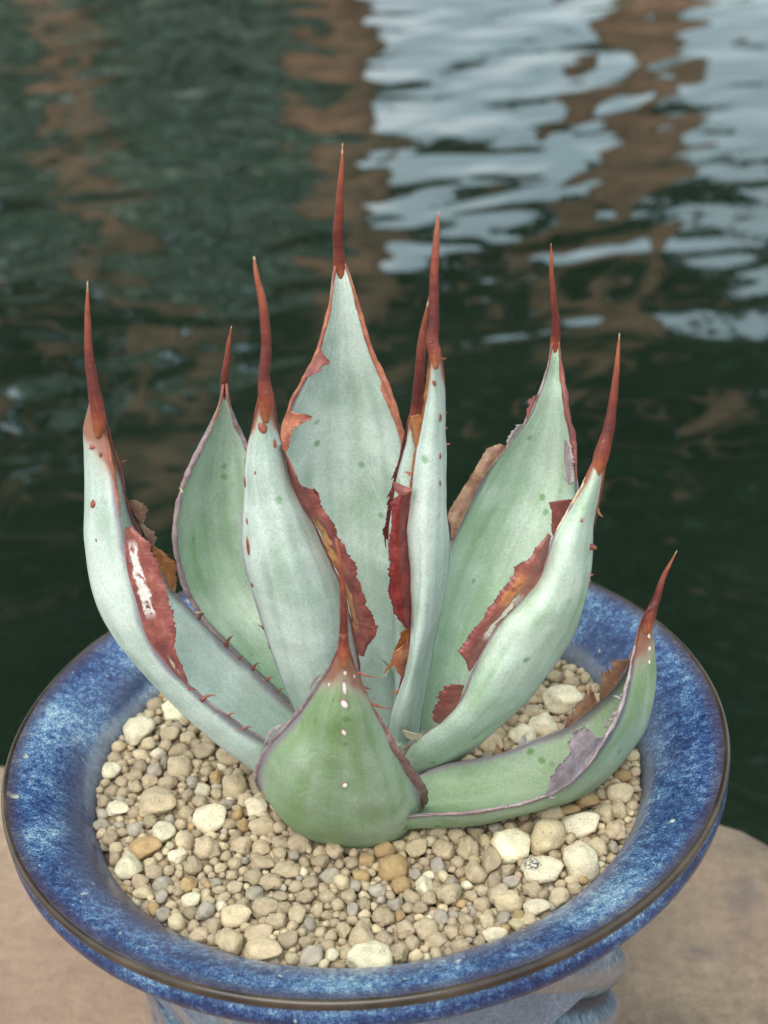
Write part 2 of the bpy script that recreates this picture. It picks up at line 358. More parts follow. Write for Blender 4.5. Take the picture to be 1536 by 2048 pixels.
# ================================================================== AGAVE
def leaf_material(name, pale, green, deep, rust0=.87):
    M, nt, b = mat(name); oc = objco(nt)
    t = attr(nt, 't'); s = attr(nt, 's'); uvn = N(nt, 'CombineXYZ'); L(nt, s, uvn.inputs[0]); L(nt, t, uvn.inputs[1])
    big = noise_n(nt, 38, 3, .55, oc, .3); mid = noise_n(nt, 120, 4, .6, oc, .2); fine = noise_n(nt, 1500, 2, .7, oc); sm = noise_n(nt, 2.2, 2, .5, mapped(nt, uvn.outputs[0], (1.2, 3, 1)))
    streak = noise_n(nt, 5, 1.5, .5, mapped(nt, uvn.outputs[0], (.9, .5, 1)), .4)
    k = math_n(nt, 'ADD', math_n(nt, 'MULTIPLY', big, .65), math_n(nt, 'MULTIPLY', streak, .35))
    c = ramp(nt, k, [(.30, deep), (.44, green), (.56, pale), (.72, tuple(min(1, x * 1.12) for x in pale))])
    # bloom rubbed off towards the base
    c = mixc(nt, math_n(nt, 'MULTIPLY', math_n(nt, 'SUBTRACT', 1, smooth(nt, t, .02, .38)), .35), c, (green[0] * .82, green[1] * .92, green[2] * .95))
    c = vary(nt, c, fine, .86, 1.14)
    c = vary(nt, c, mid, .90, 1.10)
    # green freckles and pale imprint lines
    vor = N(nt, 'TexVoronoi', feature='F1'); vor.inputs['Scale'].default_value = 150; L(nt, oc, vor.inputs['Vector'])
    fr = math_n(nt, 'MULTIPLY', math_n(nt, 'SUBTRACT', 1, smooth(nt, vor.outputs['Distance'], .10, .22)), smooth(nt, noise_n(nt, 60, 1, .5, oc), .53, .62))
    c = mixc(nt, math_n(nt, 'MULTIPLY', fr, .75), c, (deep[0] * .55, deep[1] * .75, deep[2] * .5))
    w_ = N(nt, 'TexWave', wave_type='BANDS', bands_direction='Y'); w_.inputs['Scale'].default_value = 2.4; w_.inputs['Distortion'].default_value = 7; w_.inputs['Detail'].default_value = 2; w_.inputs['Detail Scale'].default_value = 1.2
    L(nt, uvn.outputs[0], w_.inputs['Vector'])
    ln = math_n(nt, 'MULTIPLY', smooth(nt, w_.outputs['Fac'], .955, .99), smooth(nt, sm, .50, .60))
    c = mixc(nt, math_n(nt, 'MULTIPLY', ln, .16), c, tuple(min(1, x * 1.4) for x in pale))
    # mauve line beside the horny margin, rust below the spine
    sa = math_n(nt, 'ABSOLUTE', s); edge = smooth(nt, math_n(nt, 'ADD', sa, math_n(nt, 'MULTIPLY', math_n(nt, 'SUBTRACT', mid, .5), .12)), .91, .985)
    c = mixc(nt, math_n(nt, 'MULTIPLY', edge, .8), c, (.24, .19, .25))
    rj = math_n(nt, 'ADD', t, math_n(nt, 'MULTIPLY', math_n(nt, 'SUBTRACT', mid, .5), .10)); rj = math_n(nt, 'ADD', rj, math_n(nt, 'MULTIPLY', math_n(nt, 'POWER', sa, 2.5), .085))
    rust = smooth(nt, rj, rust0 + .05, rust0 + .10)
    c = mixc(nt, math_n(nt, 'MULTIPLY', smooth(nt, rj, rust0, rust0 + .10), .6), c, (.42, .28, .25))
    c = mixc(nt, math_n(nt, 'MULTIPLY', rust, .85), c, (.25, .082, .045))
    L(nt, c, b.inputs['Base Color'])
    L(nt, math_n(nt, 'ADD', .46, math_n(nt, 'MULTIPLY', mid, .2)), b.inputs['Roughness'])
    b.inputs['Subsurface Weight'].default_value = .12; b.inputs['Subsurface Radius'].default_value = (.5, 1, .4); b.inputs['Subsurface Scale'].default_value = .002
    b.inputs['Specular IOR Level'].default_value = .45
    bump(nt, b, math_n(nt, 'ADD', math_n(nt, 'ADD', math_n(nt, 'MULTIPLY', big, .9), math_n(nt, 'MULTIPLY', mid, .7)), math_n(nt, 'ADD', math_n(nt, 'MULTIPLY', ln, .2), math_n(nt, 'MULTIPLY', fine, .12))), .5, .0007)
    return M
LEAF_BLUE = leaf_material('leaf_glaucous', (.52, .60, .545), (.39, .485, .42), (.29, .40, .29))
LEAF_MINT = leaf_material('leaf_mint', (.49, .59, .495), (.37, .495, .365), (.27, .42, .23))
LEAF_BLUE_CLEAN = leaf_material('leaf_glaucous_face', (.52, .60, .545), (.39, .485, .42), (.29, .40, .29), 1.2)
LEAF_BLUE_TIP = leaf_material('leaf_glaucous_rust', (.52, .60, .545), (.39, .485, .42), (.29, .40, .29), .81)
LEAF_MINT_CLEAN = leaf_material('leaf_mint_face', (.49, .59, .495), (.37, .495, .365), (.27, .42, .23), 1.2)
LEAF_GREEN = leaf_material('leaf_green', (.30, .385, .265), (.225, .32, .175), (.17, .275, .10), .80)

def horn_material(name, cols, rough=.45, patches=()):
    M, nt, b = mat(name); oc = objco(nt)
    n1 = noise_n(nt, 160, 4, .65, oc, .3); n2 = noise_n(nt, 900, 3, .6, oc)
    c = ramp(nt, n1, [(.28 + .44 * i / (len(cols) - 1), c_) for i, c_ in enumerate(cols)])
    for a0, a1, f0, hw, pc in patches:         # worn places where the skin has come off
        a = attr(nt, 'along'); f = math_n(nt, 'ADD', attr(nt, 'across'), math_n(nt, 'MULTIPLY', math_n(nt, 'SUBTRACT', noise_n(nt, 330, 3, .6, oc), .5), .35))
        k = math_n(nt, 'MULTIPLY', smooth(nt, a, a0, a0 + .08), math_n(nt, 'SUBTRACT', 1, smooth(nt, a, a1 - .08, a1)))
        k = math_n(nt, 'MULTIPLY', k, math_n(nt, 'SUBTRACT', 1, smooth(nt, math_n(nt, 'ABSOLUTE', math_n(nt, 'SUBTRACT', f, f0)), hw * .6, hw)))
        k = math_n(nt, 'MULTIPLY', k, smooth(nt, noise_n(nt, 420, 2, .6, oc), .30, .45))
        c = mixc(nt, k, c, pc)
    c = vary(nt, c, n2, .82, 1.18)
    L(nt, c, b.inputs['Base Color']); b.inputs['Roughness'].default_value = rough
    bump(nt, b, math_n(nt, 'ADD', n1, math_n(nt, 'MULTIPLY', n2, .35)), .6, .0006); return M
H_MAUVE = horn_material('horn_mauve', [(.15, .085, .09), (.27, .19, .20), (.40, .31, .32)])
H_RUST = horn_material('horn_rust', [(.17, .045, .03), (.33, .10, .055), (.48, .21, .11)])
H_TIP = horn_material('horn_tip', [(.12, .028, .022), (.22, .05, .034), (.36, .11, .06)], .38)
H_BRICK = horn_material('peel_brick', [(.12, .034, .034), (.215, .06, .052), (.34, .12, .095)])
H_BROWNMAUVE = horn_material('horn_brown_mauve', [(.15, .07, .062), (.25, .145, .13), (.38, .27, .25)])
H_CRIMSON = horn_material('peel_crimson', [(.07, .006, .008), (.17, .018, .018), (.30, .05, .03)], .28)
H_MAROON = horn_material('peel_maroon', [(.05, .008, .008), (.11, .018, .016), (.2, .05, .04)], .35)
H_BROWN = horn_material('peel_brown', [(.10, .042, .028), (.20, .095, .06), (.38, .24, .14)])
H_SILVER = horn_material('peel_silver', [(.19, .13, .135), (.31, .25, .26), (.44, .38, .39)])
H_AMBER = horn_material('peel_amber', [(.15, .045, .015), (.29, .10, .03), (.46, .22, .07)], .3)
BRK = [(.13, .036, .036), (.23, .064, .054), (.36, .13, .10)]
P_A = horn_material('peel_scarred', BRK, .4, [(.06, .56, .30, .20, (.72, .67, .63)), (.78, .95, .35, .12, (.62, .46, .34))])
P_C = horn_material('peel_gilded', BRK, .38, [(.30, .58, .22, .22, (.58, .30, .11)), (.60, .9, .15, .12, (.44, .22, .10))])
P_H = horn_material('peel_glossy', BRK, .35, [(.38, .78, .18, .15, (.74, .66, .58)), (.25, .55, .55, .25, (.46, .18, .07))])
H_WHITE = horn_material('bare_tissue', [(.45, .30, .27), (.75, .70, .66), (.82, .80, .77)], .35)
H_GOLD = horn_material('gold_tissue', [(.26, .08, .05), (.52, .29, .10), (.66, .46, .22)], .35)
H_CREAM = horn_material('cream_tissue', [(.4, .26, .13), (.6, .48, .31), (.7, .6, .45)], .5)

M_SPINE, nt, b = mat('spine_horn')
t = attr(nt, 't'); oc = objco(nt); n1 = noise_n(nt, 130, 3, .6, mapped(nt, oc, (1, 1, 2.5))); n2 = noise_n(nt, 1300, 3, .6, mapped(nt, oc, (1, 1, .16)))
tt = math_n(nt, 'ADD', t, math_n(nt, 'MULTIPLY', math_n(nt, 'SUBTRACT', n1, .5), .35))
c = ramp(nt, tt, [(.0, (.33, .12, .045)), (.14, (.23, .05, .026)), (.32, (.10, .018, .016)), (.55, (.16, .032, .022)), (.8, (.27, .068, .034)), (.965, (.34, .11, .05)), (1.0, (.6, .48, .36))])
c = vary(nt, c, n2, .72, 1.2)
inf = N(nt, 'ObjectInfo'); c = mixc(nt, .35, c, mixc(nt, 1.0, c, inf.outputs['Color'], 'MULTIPLY'))
L(nt, c, b.inputs['Base Color']); b.inputs['Roughness'].default_value = .38
bump(nt, b, math_n(nt, 'ADD', n1, math_n(nt, 'MULTIPLY', n2, .5)), .6, .0006)
M_PRICK, nt, b = mat('prickle_horn')
t = attr(nt, 't'); n1 = noise_n(nt, 500, 2, .5, objco(nt))
L(nt, ramp(nt, n1, [(.3, (.13, .025, .02)), (.7, (.30, .08, .05))]), b.inputs['Base Color']); b.inputs['Roughness'].default_value = .4
M_PRICKW, nt, b = mat('prickle_pale')
t = attr(nt, 't'); L(nt, ramp(nt, t, [(.0, (.14, .05, .04)), (.45, (.22, .10, .09)), (.7, (.70, .60, .55)), (1, (.8, .76, .72))]), b.inputs['Base Color']); b.inputs['Roughness'].default_value = .35

base_c = at_z(735, 1490, -.014)
PLANT = empty('agave_plant', tuple(base_c))
tag(PLANT, 'blue green agave with long red spines and torn brown leaf margins', 'agave')
BO = Vector(base_c)
def child(name, V, F, m, parent, attrs=None):
    o = mesh_obj(name, np.asarray(V) - base_c, F, m, parent, True, attrs); return o
BVHS = []

class Leaf:
    def __init__(self, stations, spine, ysp, side, th, m, label, margins, spine_col=(1, 1, 1), wob=.0004, pw=2.2):
        st = [[at_y(*a), at_y(*b_), at_y(*c_)] for a, b_, c_ in stations]
        u, v, w_ = spine[2]
        e0 = st[-1]; tip_ = at_y(u, v, ysp[0] + .0006)
        st.append([tip_ + (q - e0[1]) * .25 for q in e0]); st[-1][1] = tip_
        st = np.array(st)
        n, kcol = 64, 25
        D = catmull(st, n); self.D = D; self.n = n
        dd = np.linalg.norm(np.diff(st.reshape(len(st), -1), axis=0), axis=1); self.tl = 1 - dd[-1] / dd.sum() 
        sgn = np.linspace(-1, 1, kcol); tv = np.linspace(0, 1, n)
        G = np.zeros((n, kcol, 3))
        for j, s in enumerate(sgn):
            G[:, j] = D[:, 1] + s * (D[:, 2] - D[:, 0]) / 2 + abs(s) ** pw * ((D[:, 0] + D[:, 2]) / 2 - D[:, 1])
        du = np.gradient(G, axis=0); dv = np.gradient(G, axis=1)
        Nn = np.cross(du, dv); Nn /= np.linalg.norm(Nn, axis=2)[:, :, None] + 1e-12
        seed = RNG.random() * 50
        for i in range(n):
            for j in range(kcol):
                a = nz(G[i, j], 55, seed) * wob * 1.6 + nz(G[i, j], 160, seed) * wob * .5
                G[i, j] += Nn[i, j] * a * min(1, (1 - tv[i]) * 6)
        # thickness away from (or towards) the seen face
        T = np.zeros((n, kcol))
        for i in range(n):
            w_ = np.linalg.norm(D[i, 2] - D[i, 0])
            T[i] = min(th * (1.15 - .75 * tv[i]), w_ * .3) * (1 - sgn ** 2) ** .55 + .00035
        H = G + side * Nn * T[:, :, None]
        V = np.concatenate([G.reshape(-1, 3), H.reshape(-1, 3)]); o_ = n * kcol
        F = grid_faces(n, kcol); F2 = [tuple(i + o_ for i in f[::-1]) for f in F]; E_ = []
        for i in range(n - 1):
            for j in (0, kcol - 1):
                q = (i * kcol + j, (i + 1) * kcol + j, (i + 1) * kcol + j + o_, i * kcol + j + o_); E_.append(q if j else q[::-1])
        for i in (0, n - 1):
            for j in range(kcol - 1):
                q = (i * kcol + j, i * kcol + j + 1, i * kcol + j + 1 + o_, i * kcol + j + o_); E_.append(q if i == 0 else q[::-1])
        tt = np.repeat(tv, kcol); ss = np.tile(sgn, n)
        allF = F + F2 + E_
        if side > 0: allF = [f[::-1] for f in allF]
        self.o = child('leaf', V, allF, m, PLANT, {'t': np.r_[tt, tt], 's': np.r_[ss, ss]})
        self.o['label'] = label
        self.bvh = BVHTree.FromPolygons([Vector(v) for v in V], F + F2); BVHS.append(self.bvh)
        self.pix = {0: px(D[:, 0]), 2: px(D[:, 2])}
        self.spine(spine, ysp, spine_col)
        for k in (0, 2):                        # horn running down both edges from the spine
            i0 = int(.80 * (n - 1)); Cm = catmull(D[i0:, k], 40); sd_ = RNG.random() * 20
            Rm = np.array([(1.5 + 4.5 * (i / 39) ** 1.3) * .000066 * (1 + .35 * nz(c_, 400, sd_)) for i, c_ in enumerate(Cm)])
            self.tube('leaf_margin', Cm, Rm, H_TIP, 8, .9)
        for (k, t0, t1, rpx, mm) in margins: self.margin(k, t0, t1, rpx, mm)
    def tube(self, name, C, Rr, m, seg=12, flat=1.0, attrs=True, tip=True):
        C = np.asarray(C); n = len(C); tg = np.gradient(C, axis=0); tg /= np.linalg.norm(tg, axis=1)[:, None] + 1e-12
        V = []; t_ = []
        for i in range(n):
            u_ = np.cross(tg[i], [0.05, -.9, .43]); u_ /= np.linalg.norm(u_); v_ = np.cross(tg[i], u_)
            for j in range(seg):
                a = 2 * math.pi * j / seg
                V.append(C[i] + (u_ * math.cos(a) + v_ * math.sin(a) * flat) * Rr[i]); t_.append(i / (n - 1))
        F = grid_faces(n, seg, True); F.append(tuple(range(seg))[::-1]); F.append(tuple(range((n - 1) * seg, n * seg)))
        return child(name, V, F, m, self.o, {'t': t_})
    def spine(self, pts, ysp, col):
        (u0, v0, w0), (u1, v1, w1) = pts[0], pts[1]
        dl = math.hypot(u0 - u1, v0 - v1) + 1e-6; ku, kv = (u0 - u1) / dl, (v0 - v1) / dl; ln_ = .9 * w1
        pts = [(u1 + ku * ln_ * 1.5, v1 + kv * ln_ * 1.5, w1 * .35), (u1 + ku * ln_ * .8, v1 + kv * ln_ * .8, w1 * .76), (u1, v1, w1 * .98)] + list(pts[2:])
        P = catmull(np.array([list(at_y(u, v, ysp[0] + (ysp[1] - ysp[0]) * i / (len(pts) - 1))) + [w_ * .000068] for i, (u, v, w_) in enumerate(pts)]), 44)
        # the horn reaches a little way down over the leaf tip
        seed = RNG.random() * 30
        Rr = np.array([max(P[i, 3], 4e-5) * (1 + .05 * nz(P[i, :3], 500, seed) + .06 * nz(P[i, :3], 190, seed)) for i in range(44)])
        dist = np.linalg.norm(P[:, :3] - CAM, axis=1); Rr = Rr * dist / .44
        C = P[:, :3].copy()
        for i in range(44): C[i, 0] += .00028 * nz(C[i], 170, seed) * (1 - i / 43)
        o = self.tube('terminal_spine', C, Rr, M_SPINE, 14, .85); o.color = (*col, 1)
    def margin(self, k, t0, t1, rpx, m):
        t1 = min(t1, self.tl); i0, i1 = int(t0 * (self.n - 1)), int(t1 * (self.n - 1)); n = max(16, (i1 - i0) * 3)
        C = catmull(self.D[i0:i1 + 1, k], n); seed = RNG.random() * 40
        Rr = np.array([rpx * .000066 * (1 + .45 * nz(c_, 210, seed) + .3 * nz(c_, 620, seed)) * min(1, .2 + 5 * min(i, n - 1 - i) / n) for i, c_ in enumerate(C)])
        for i in range(n): C[i] += .00022 * np.array([nz(C[i], 330, seed), nz(C[i], 330, seed + 5), nz(C[i], 330, seed + 9)])
        self.tube('leaf_margin', C, Rr, m, 8, .8)
    def edge_y(self, u, v):
        best = None
        for k in (0, 2):
            d = ((self.pix[k] - (u, v)) ** 2).sum(1); i = d.argmin()
            if best is None or d[i] < best[0]: best = (d[i], self.D[i, k, 1])
        return best[1]
    def peel(self, att, free, m, dy=-.002, curl=.0012, jag=.12, y=None, name='peeling_strip', label=None, off=-.0006, taper=True, n=120, rows=9):
        A = np.array([at_y(u, v, (self.edge_y(u, v) if y is None else y) + off) for u, v in att])
        B = np.array([at_y(u, v, (self.edge_y(*att[min(len(att) - 1, round(i * (len(att) - 1) / (len(free) - 1)))]) if y is None else y) + dy) for i, (u, v) in enumerate(free)])
        A = catmull(A, n); B = catmull(B, n); seed = RNG.random() * 60
        V = []; nn = []
        view = A.mean(0) - CAM; view /= np.linalg.norm(view)
        for i in range(n):
            jg = 1 - .5 * jag + jag * 1.7 * (1.1 * abs(nz(A[i], 800, seed)) + .9 * nz(A[i], 260, seed) + .5 * nz(A[i], 1700, seed))
            for j in range(rows):
                f = j / (rows - 1)
                et = min(1, .45 + 5.5 * min(i, n - 1 - i) / n) if taper else 1
                p = A[i] + (B[i] - A[i]) * f * et * (1 + (jg - 1) * f ** 3)
                p = p - view * (curl * math.sin(f * math.pi * .85) * (1 + .5 * nz(A[i], 120, seed)) + .0003 * nz(p, 300, seed))
                V.append(p)
        V = np.array(V); G = V.reshape(n, rows, 3)
        Nn = np.cross(np.gradient(G, axis=0), np.gradient(G, axis=1)); Nn /= np.linalg.norm(Nn, axis=2)[:, :, None] + 1e-12
        if (Nn.reshape(-1, 3) @ view).mean() < 0: Nn = -Nn
        W = (G + Nn * .0002).reshape(-1, 3); o_ = len(V)
        F = grid_faces(n, rows); F = F + [tuple(i + o_ for i in f[::-1]) for f in F]
        per = [j for j in range(rows)] + [i * rows + rows - 1 for i in range(1, n)] + [(n - 1) * rows + j for j in range(rows - 2, -1, -1)] + [i * rows for i in range(n - 2, 0, -1)]
        F += [(per[i], per[(i + 1) % len(per)], per[(i + 1) % len(per)] + o_, per[i] + o_) for i in range(len(per))]
        al = np.repeat(np.linspace(0, 1, n), rows); ac = np.tile(np.linspace(0, 1, rows), n)
        o = child(name, np.r_[V, W], F, m, self.o, {'along': np.r_[al, al], 'across': np.r_[ac, ac]})
        if label: o['label'] = label
        return o
    def tooth(self, b_, tip, wpx, m=M_PRICK, y=None, bend=.25, dy=0.0):
        yb = (self.edge_y(*b_) if y is None else y) - .0004
        p0 = at_y(*b_, yb); p2 = at_y(*tip, yb + dy); mid = (p0 + p2) / 2; perp = np.cross(p2 - p0, FW); mid = mid - perp * bend
        C = np.array([(1 - f) ** 2 * p0 + 2 * f * (1 - f) * mid + f * f * p2 for f in np.linspace(0, 1, 10)])
        Rr = np.linspace(1, .04, 10) ** .8 * wpx * .000068
        self.tube('tooth', C, Rr, m, 8, .7)
    def prickle(self, u, v, wpx, hpx, m=M_PRICK, proud=.6):
        d = ray(u, v); d /= np.linalg.norm(d)
        hit, nrm, _, dist = self.bvh.ray_cast(Vector(CAM), Vector(d))
        if hit is None: return
        n_ = np.array(nrm); n_ = -n_ if n_ @ d > 0 else n_
        ti = np.array([0, 0, 1.]) - n_ * n_[2]; ti /= np.linalg.norm(ti); si = np.cross(n_, ti)
        V = []; t_ = []; F = []; rings, seg = 7, 12; wr, hr = wpx * .00008, hpx * .000075; seed = RNG.random() * 9
        for i in range(rings):
            a = math.pi / 2 * i / (rings - 1)
            for j in range(seg):
                b2 = 2 * math.pi * j / seg; rad = math.cos(a) * (1 + .15 * math.sin(2 * b2 + seed))
                V.append(np.array(hit) - n_ * .0002 + si * wr * rad * math.cos(b2) + ti * (hr * rad * math.sin(b2) - hr * .35 * math.sin(a)) + n_ * wr * proud * math.sin(a) * 1.5); t_.append(math.sin(a))
        F = grid_faces(rings, seg, True); child('prickle', V, F, m, self.o, {'t': t_})

def sta(rows, flat=0.0):
    return [((a[0], a[1], a[2]), (a[3], a[4], a[5] + flat * ((a[2] + a[8]) / 2 - a[5])), (a[6], a[7], a[8])) for a in rows]

# --- leaf with a long white scar, leaning out over the rim (A)
A = Leaf(sta([
 (600,1540,-.010, 560,1540,-.002, 620,1440,.012), (540,1487,-.012, 520,1506,-.004, 574,1406,.012), (472,1443,-.014, 438,1443,-.004, 506,1339,.012),
 (400,1390,-.015, 376,1388,-.004, 440,1280,.012), (330,1320,-.015, 300,1310,-.003, 385,1222,.012), (293,1261,-.014, 245,1248,-.001, 345,1180,.012),
 (269,1162,-.012, 205,1165,.0, 310,1120,.011), (248,1085,-.010, 191,1085,.001, 278,1065,.010), (236,1000,-.007, 186,990,.001, 256,1010,.008),
 (222,920,-.004, 183,910,.001, 240,940,.006), (209,850,-.001, 184,845,.001, 214,852,.003)]),
 [(197,862,20), (198,838,28), (189,784,25), (181,733,20), (177,689,16), (175,622,10), (175,562,1)], (-.0025, -.001), 1, .0034, LEAF_BLUE_TIP,
 'long leaf curving out over the rim with a white scar on its torn edge', [(0, .02, .40, 5, H_MAUVE), (0, .72, .98, 6, H_RUST), (2, .05, .55, 4, H_MAUVE), (2, .6, .97, 6, H_BRICK)])
A.peel([(249,1055),(254,1135),(273,1203),(296,1278),(337,1332),(371,1369)], [(283,1051),(317,1129),(337,1196),(350,1257),(354,1305),(381,1355)], P_A, -.003, .0016, .10)
A.peel([(258,1002),(270,1030),(284,1048)], [(275,995),(290,1012),(296,1038)], H_BROWN, .003, .0014, .25, y=.010)
A.peel([(278,1045),(290,1070),(303,1095)], [(283,1045),(305,1062),(318,1078)], H_BROWN, .003, .001, .2, y=.011)
A.peel([(300,1090),(315,1125),(330,1160),(346,1186)], [(318,1092),(338,1112),(354,1145),(352,1187)], H_AMBER, .003, .001, .2, y=.012)
for b_, tp, w_ in (((402,1402),(432,1391),9), ((376,1378),(394,1382),6), ((455,1432),(472,1427),6), ((485,1459),(505,1455),6), ((398,1238),(410,1226),8), ((453,1293),(467,1271),10), ((478,1318),(488,1312),5), ((505,1340),(521,1325),7), ((533,1362),(548,1354),8), ((556,1384),(571,1377),5), ((190,893),(176,896),6), ((244,925),(256,921),4)):
    A.tooth(b_, tp, w_, bend=-.3)
for q in ((201,909,7,9),(186,1007,11,16),(191,848,5,8),(192,1080,5,7),(184,893,8,10)): A.prickle(*q)

# --- back leaf with rolled grey margin (B)
B = Leaf(sta([
 (600,1420,.015, 650,1400,.022, 700,1400,.015), (520,1350,.020, 590,1330,.030, 660,1330,.020), (440,1275,.025, 520,1250,.038, 610,1260,.026),
 (385,1205,.030, 470,1180,.044, 570,1190,.032), (358,1130,.032, 440,1110,.047, 540,1120,.036), (350,1060,.034, 430,1040,.048, 525,1050,.038),
 (362,985,.036, 430,965,.048, 515,970,.040), (394,909,.038, 440,900,.047, 495,898,.041), (425,848,.040, 448,850,.045, 470,845,.042), (442,801,.042, 449,803,.044, 456,801,.042)]),
 [(449,815,14), (449,798,17), (450,750,15), (455,710,11), (458,685,8), (463,652,1)], (.0455, .044), 1, .003, LEAF_MINT_CLEAN,
 'broad leaf with a rolled grey margin behind the scarred leaf', [(0, .25, .95, 12, H_MAUVE), (2, .6, .97, 9, H_MAUVE), (0, .85, .99, 8, H_RUST)], (.75, .6, .65))
for b_, tp, w_ in (((392,1225),(405,1222),6), ((364,985),(358,975),7)): B.tooth(b_, tp, w_, H_CREAM)

# --- tall back leaf (D)
D = Leaf(sta([
 (690,1420,.012, 750,1430,.018, 810,1420,.012), (650,1330,.015, 740,1330,.024, 820,1330,.015), (605,1220,.018, 715,1220,.031, 830,1220,.018),
 (575,1110,.021, 700,1110,.036, 830,1110,.021), (560,1000,.025, 692,1000,.040, 825,1000,.025), (560,900,.029, 688,900,.042, 812,900,.029),
 (580,812,.032, 688,812,.043, 788,812,.032), (612,752,.035, 687,752,.043, 764,750,.035), (637,700,.037, 687,700,.043, 741,700,.037),
 (658,620,.040, 687,620,.043, 717,615,.040), (669,545,.042, 682,545,.043, 696,545,.042)]),
 [(681,560,20), (680,540,26), (677,505,22), (676,472,21), (678,442,20), (679,416,17), (681,374,13), (684,325,7), (685,286,1)], (.0448, .040), 1, .0035, LEAF_BLUE_CLEAN,
 'tallest leaf standing upright with a flat pale face', [(0, .55, .99, 9, H_RUST), (2, .50, .99, 11, H_RUST)], (1.2, 1.1, 1))
D.peel([(640,700),(628,722),(608,756)], [(652,712),(656,730),(625,752)], H_BRICK, -.002, .0008, .2)
D.peel([(574,822),(566,850),(563,880),(568,905)], [(592,823),(615,838),(590,858),(580,900)], H_RUST, -.002, .0008, .2)
D.peel([(766,762),(782,800),(797,840),(808,882)], [(756,768),(772,806),(789,845),(802,884)], H_RUST, -.001, .0006, .1)

# --- back leaf with a folded brown flap (G)
G_ = Leaf(sta([
 (840,1470,.006, 870,1470,.014, 930,1460,.006), (850,1380,.010, 900,1360,.020, 985,1370,.010), (865,1270,.014, 940,1250,.028, 1045,1270,.014),
 (880,1170,.019, 985,1150,.034, 1100,1170,.018), (905,1080,.024, 1020,1065,.038, 1138,1080,.022), (938,1010,.028, 1052,1000,.041, 1152,1000,.026),
 (976,941,.031, 1075,935,.042, 1151,935,.030), (1014,894,.034, 1088,885,.042, 1146,880,.033), (1050,845,.036, 1100,838,.042, 1136,832,.035),
 (1072,800,.038, 1105,795,.042, 1130,790,.037), (1092,750,.040, 1109,748,.042, 1124,748,.040), (1102,705,.041, 1110,705,.042, 1119,705,.041)]),
 [(1110,722,16), (1109,694,21), (1112,647,17), (1109,616,14), (1106,579,11), (1103,544,9), (1103,516,6), (1102,487,1)], (.0438, .040), 1, .0032, LEAF_MINT_CLEAN,
 'mint green upright leaf with a folded brown flap on one edge', [(0, .62, .99, 6, H_MAUVE), (2, .62, .99, 11, H_BRICK), (0, .35, .62, 5, H_MAUVE)], (1.15, 1.0, .9))
G_.peel([(1014,894),(976,941),(957,972),(932,1022),(905,1085)], [(983,879),(955,929),(925,976),(899,1022),(897,1060)], H_BROWN, .001, .0012, .05)
G_.peel([(1150,1000),(1125,1045),(1108,1078)], [(1098,998),(1102,1030),(1103,1070)], H_BRICK, .0, .0008, .06, y=.012)
G_.peel([(1046,850),(1035,865),(1015,892)], [(1034,846),(1020,866),(1012,886)], H_SILVER, -.001, .002, .3)
G_.peel([(1076,790),(1066,812),(1055,838)], [(1066,788),(1055,806),(1048,832)], H_BRICK, .001, .001, .5)
G_.peel([(1128,880),(1128,930),(1136,970)], [(1144,880),(1150,930),(1150,972)], H_SILVER, -.003, .002, .2)
G_.tooth((1134,962), (1123,952), 6, H_SILVER)

# --- inner bud leaf (F)
Fb = Leaf(sta([
 (790,1420,.004, 805,1430,.0, 830,1420,.006), (788,1300,.006, 805,1300,.0, 840,1300,.008), (778,1150,.007, 806,1150,.0, 850,1150,.009),
 (771,1070,.007, 808,1070,.001, 852,1070,.009), (785,1000,.007, 815,1000,.002, 850,1000,.009), (798,930,.007, 822,930,.003, 848,930,.008),
 (812,870,.006, 827,870,.003, 845,870,.007), (819,835,.005, 830,835,.003, 842,835,.006)]),
 [(831,850,22), (832,833,23), (834,813,23), (839,748,21), (844,683,16), (851,634,8), (858,593,1)], (.004, .003), 1, .002, LEAF_BLUE,
 'young inner leaf with a dark maroon spine', [(0, .55, .99, 8, H_MAROON)], (.55, .3, .4))
Fb.peel([(814,872),(803,930),(797,965),(791,1005),(786,1050),(784,1078)], [(802,905),(788,950),(780,985),(772,1040),(766,1062),(768,1082)], H_MAROON, -.001, .0006, .25)

# --- front leaf with hanging brick red strip (C)
C = Leaf(sta([
 (620,1480,.0, 670,1500,-.012, 725,1450,.004), (580,1405,-.004, 650,1420,-.020, 722,1390,.0), (550,1325,-.006, 630,1330,-.024, 716,1315,-.002),
 (521,1245,-.008, 610,1250,-.027, 701,1241,-.004), (502,1175,-.009, 595,1180,-.029, 682,1175,-.006), (487,1115,-.010, 575,1115,-.029, 657,1112,-.007),
 (484,1045,-.010, 560,1045,-.028, 628,1050,-.008), (486,965,-.010, 540,965,-.025, 585,970,-.009), (493,905,-.011, 532,905,-.022, 567,905,-.010),
 (506,850,-.013, 530,850,-.019, 554,850,-.012), (516,805,-.015, 531,805,-.017, 547,805,-.014)], .55),
 [(532,822,26), (533,804,31), (530,770,26), (528,748,23), (531,716,22), (532,680,19), (529,634,18), (525,602,16), (517,569,12), (511,537,8), (508,513,2)], (-.017, -.014), 1, .0036, LEAF_BLUE,
 'upright leaf with a wavy spine and a brick red strip hanging from its edge', [(2, .15, .97, 5, H_BRICK)], (.95, .85, .9))
C.peel([(562,890),(574,930),(590,985),(606,1022),(639,1062),(657,1112),(678,1150),(695,1200),(705,1250),(712,1295),(720,1312)],
       [(566,895),(582,922),(600,968),(628,985),(662,1045),(688,1091),(711,1136),(727,1182),(742,1228),(753,1270),(738,1312)], P_C, -.004, .0022, .10)
C.peel([(612,1015),(616,995),(622,985)], [(642,1000),(634,985),(624,976)], H_BRICK, -.004, .0005, .1)
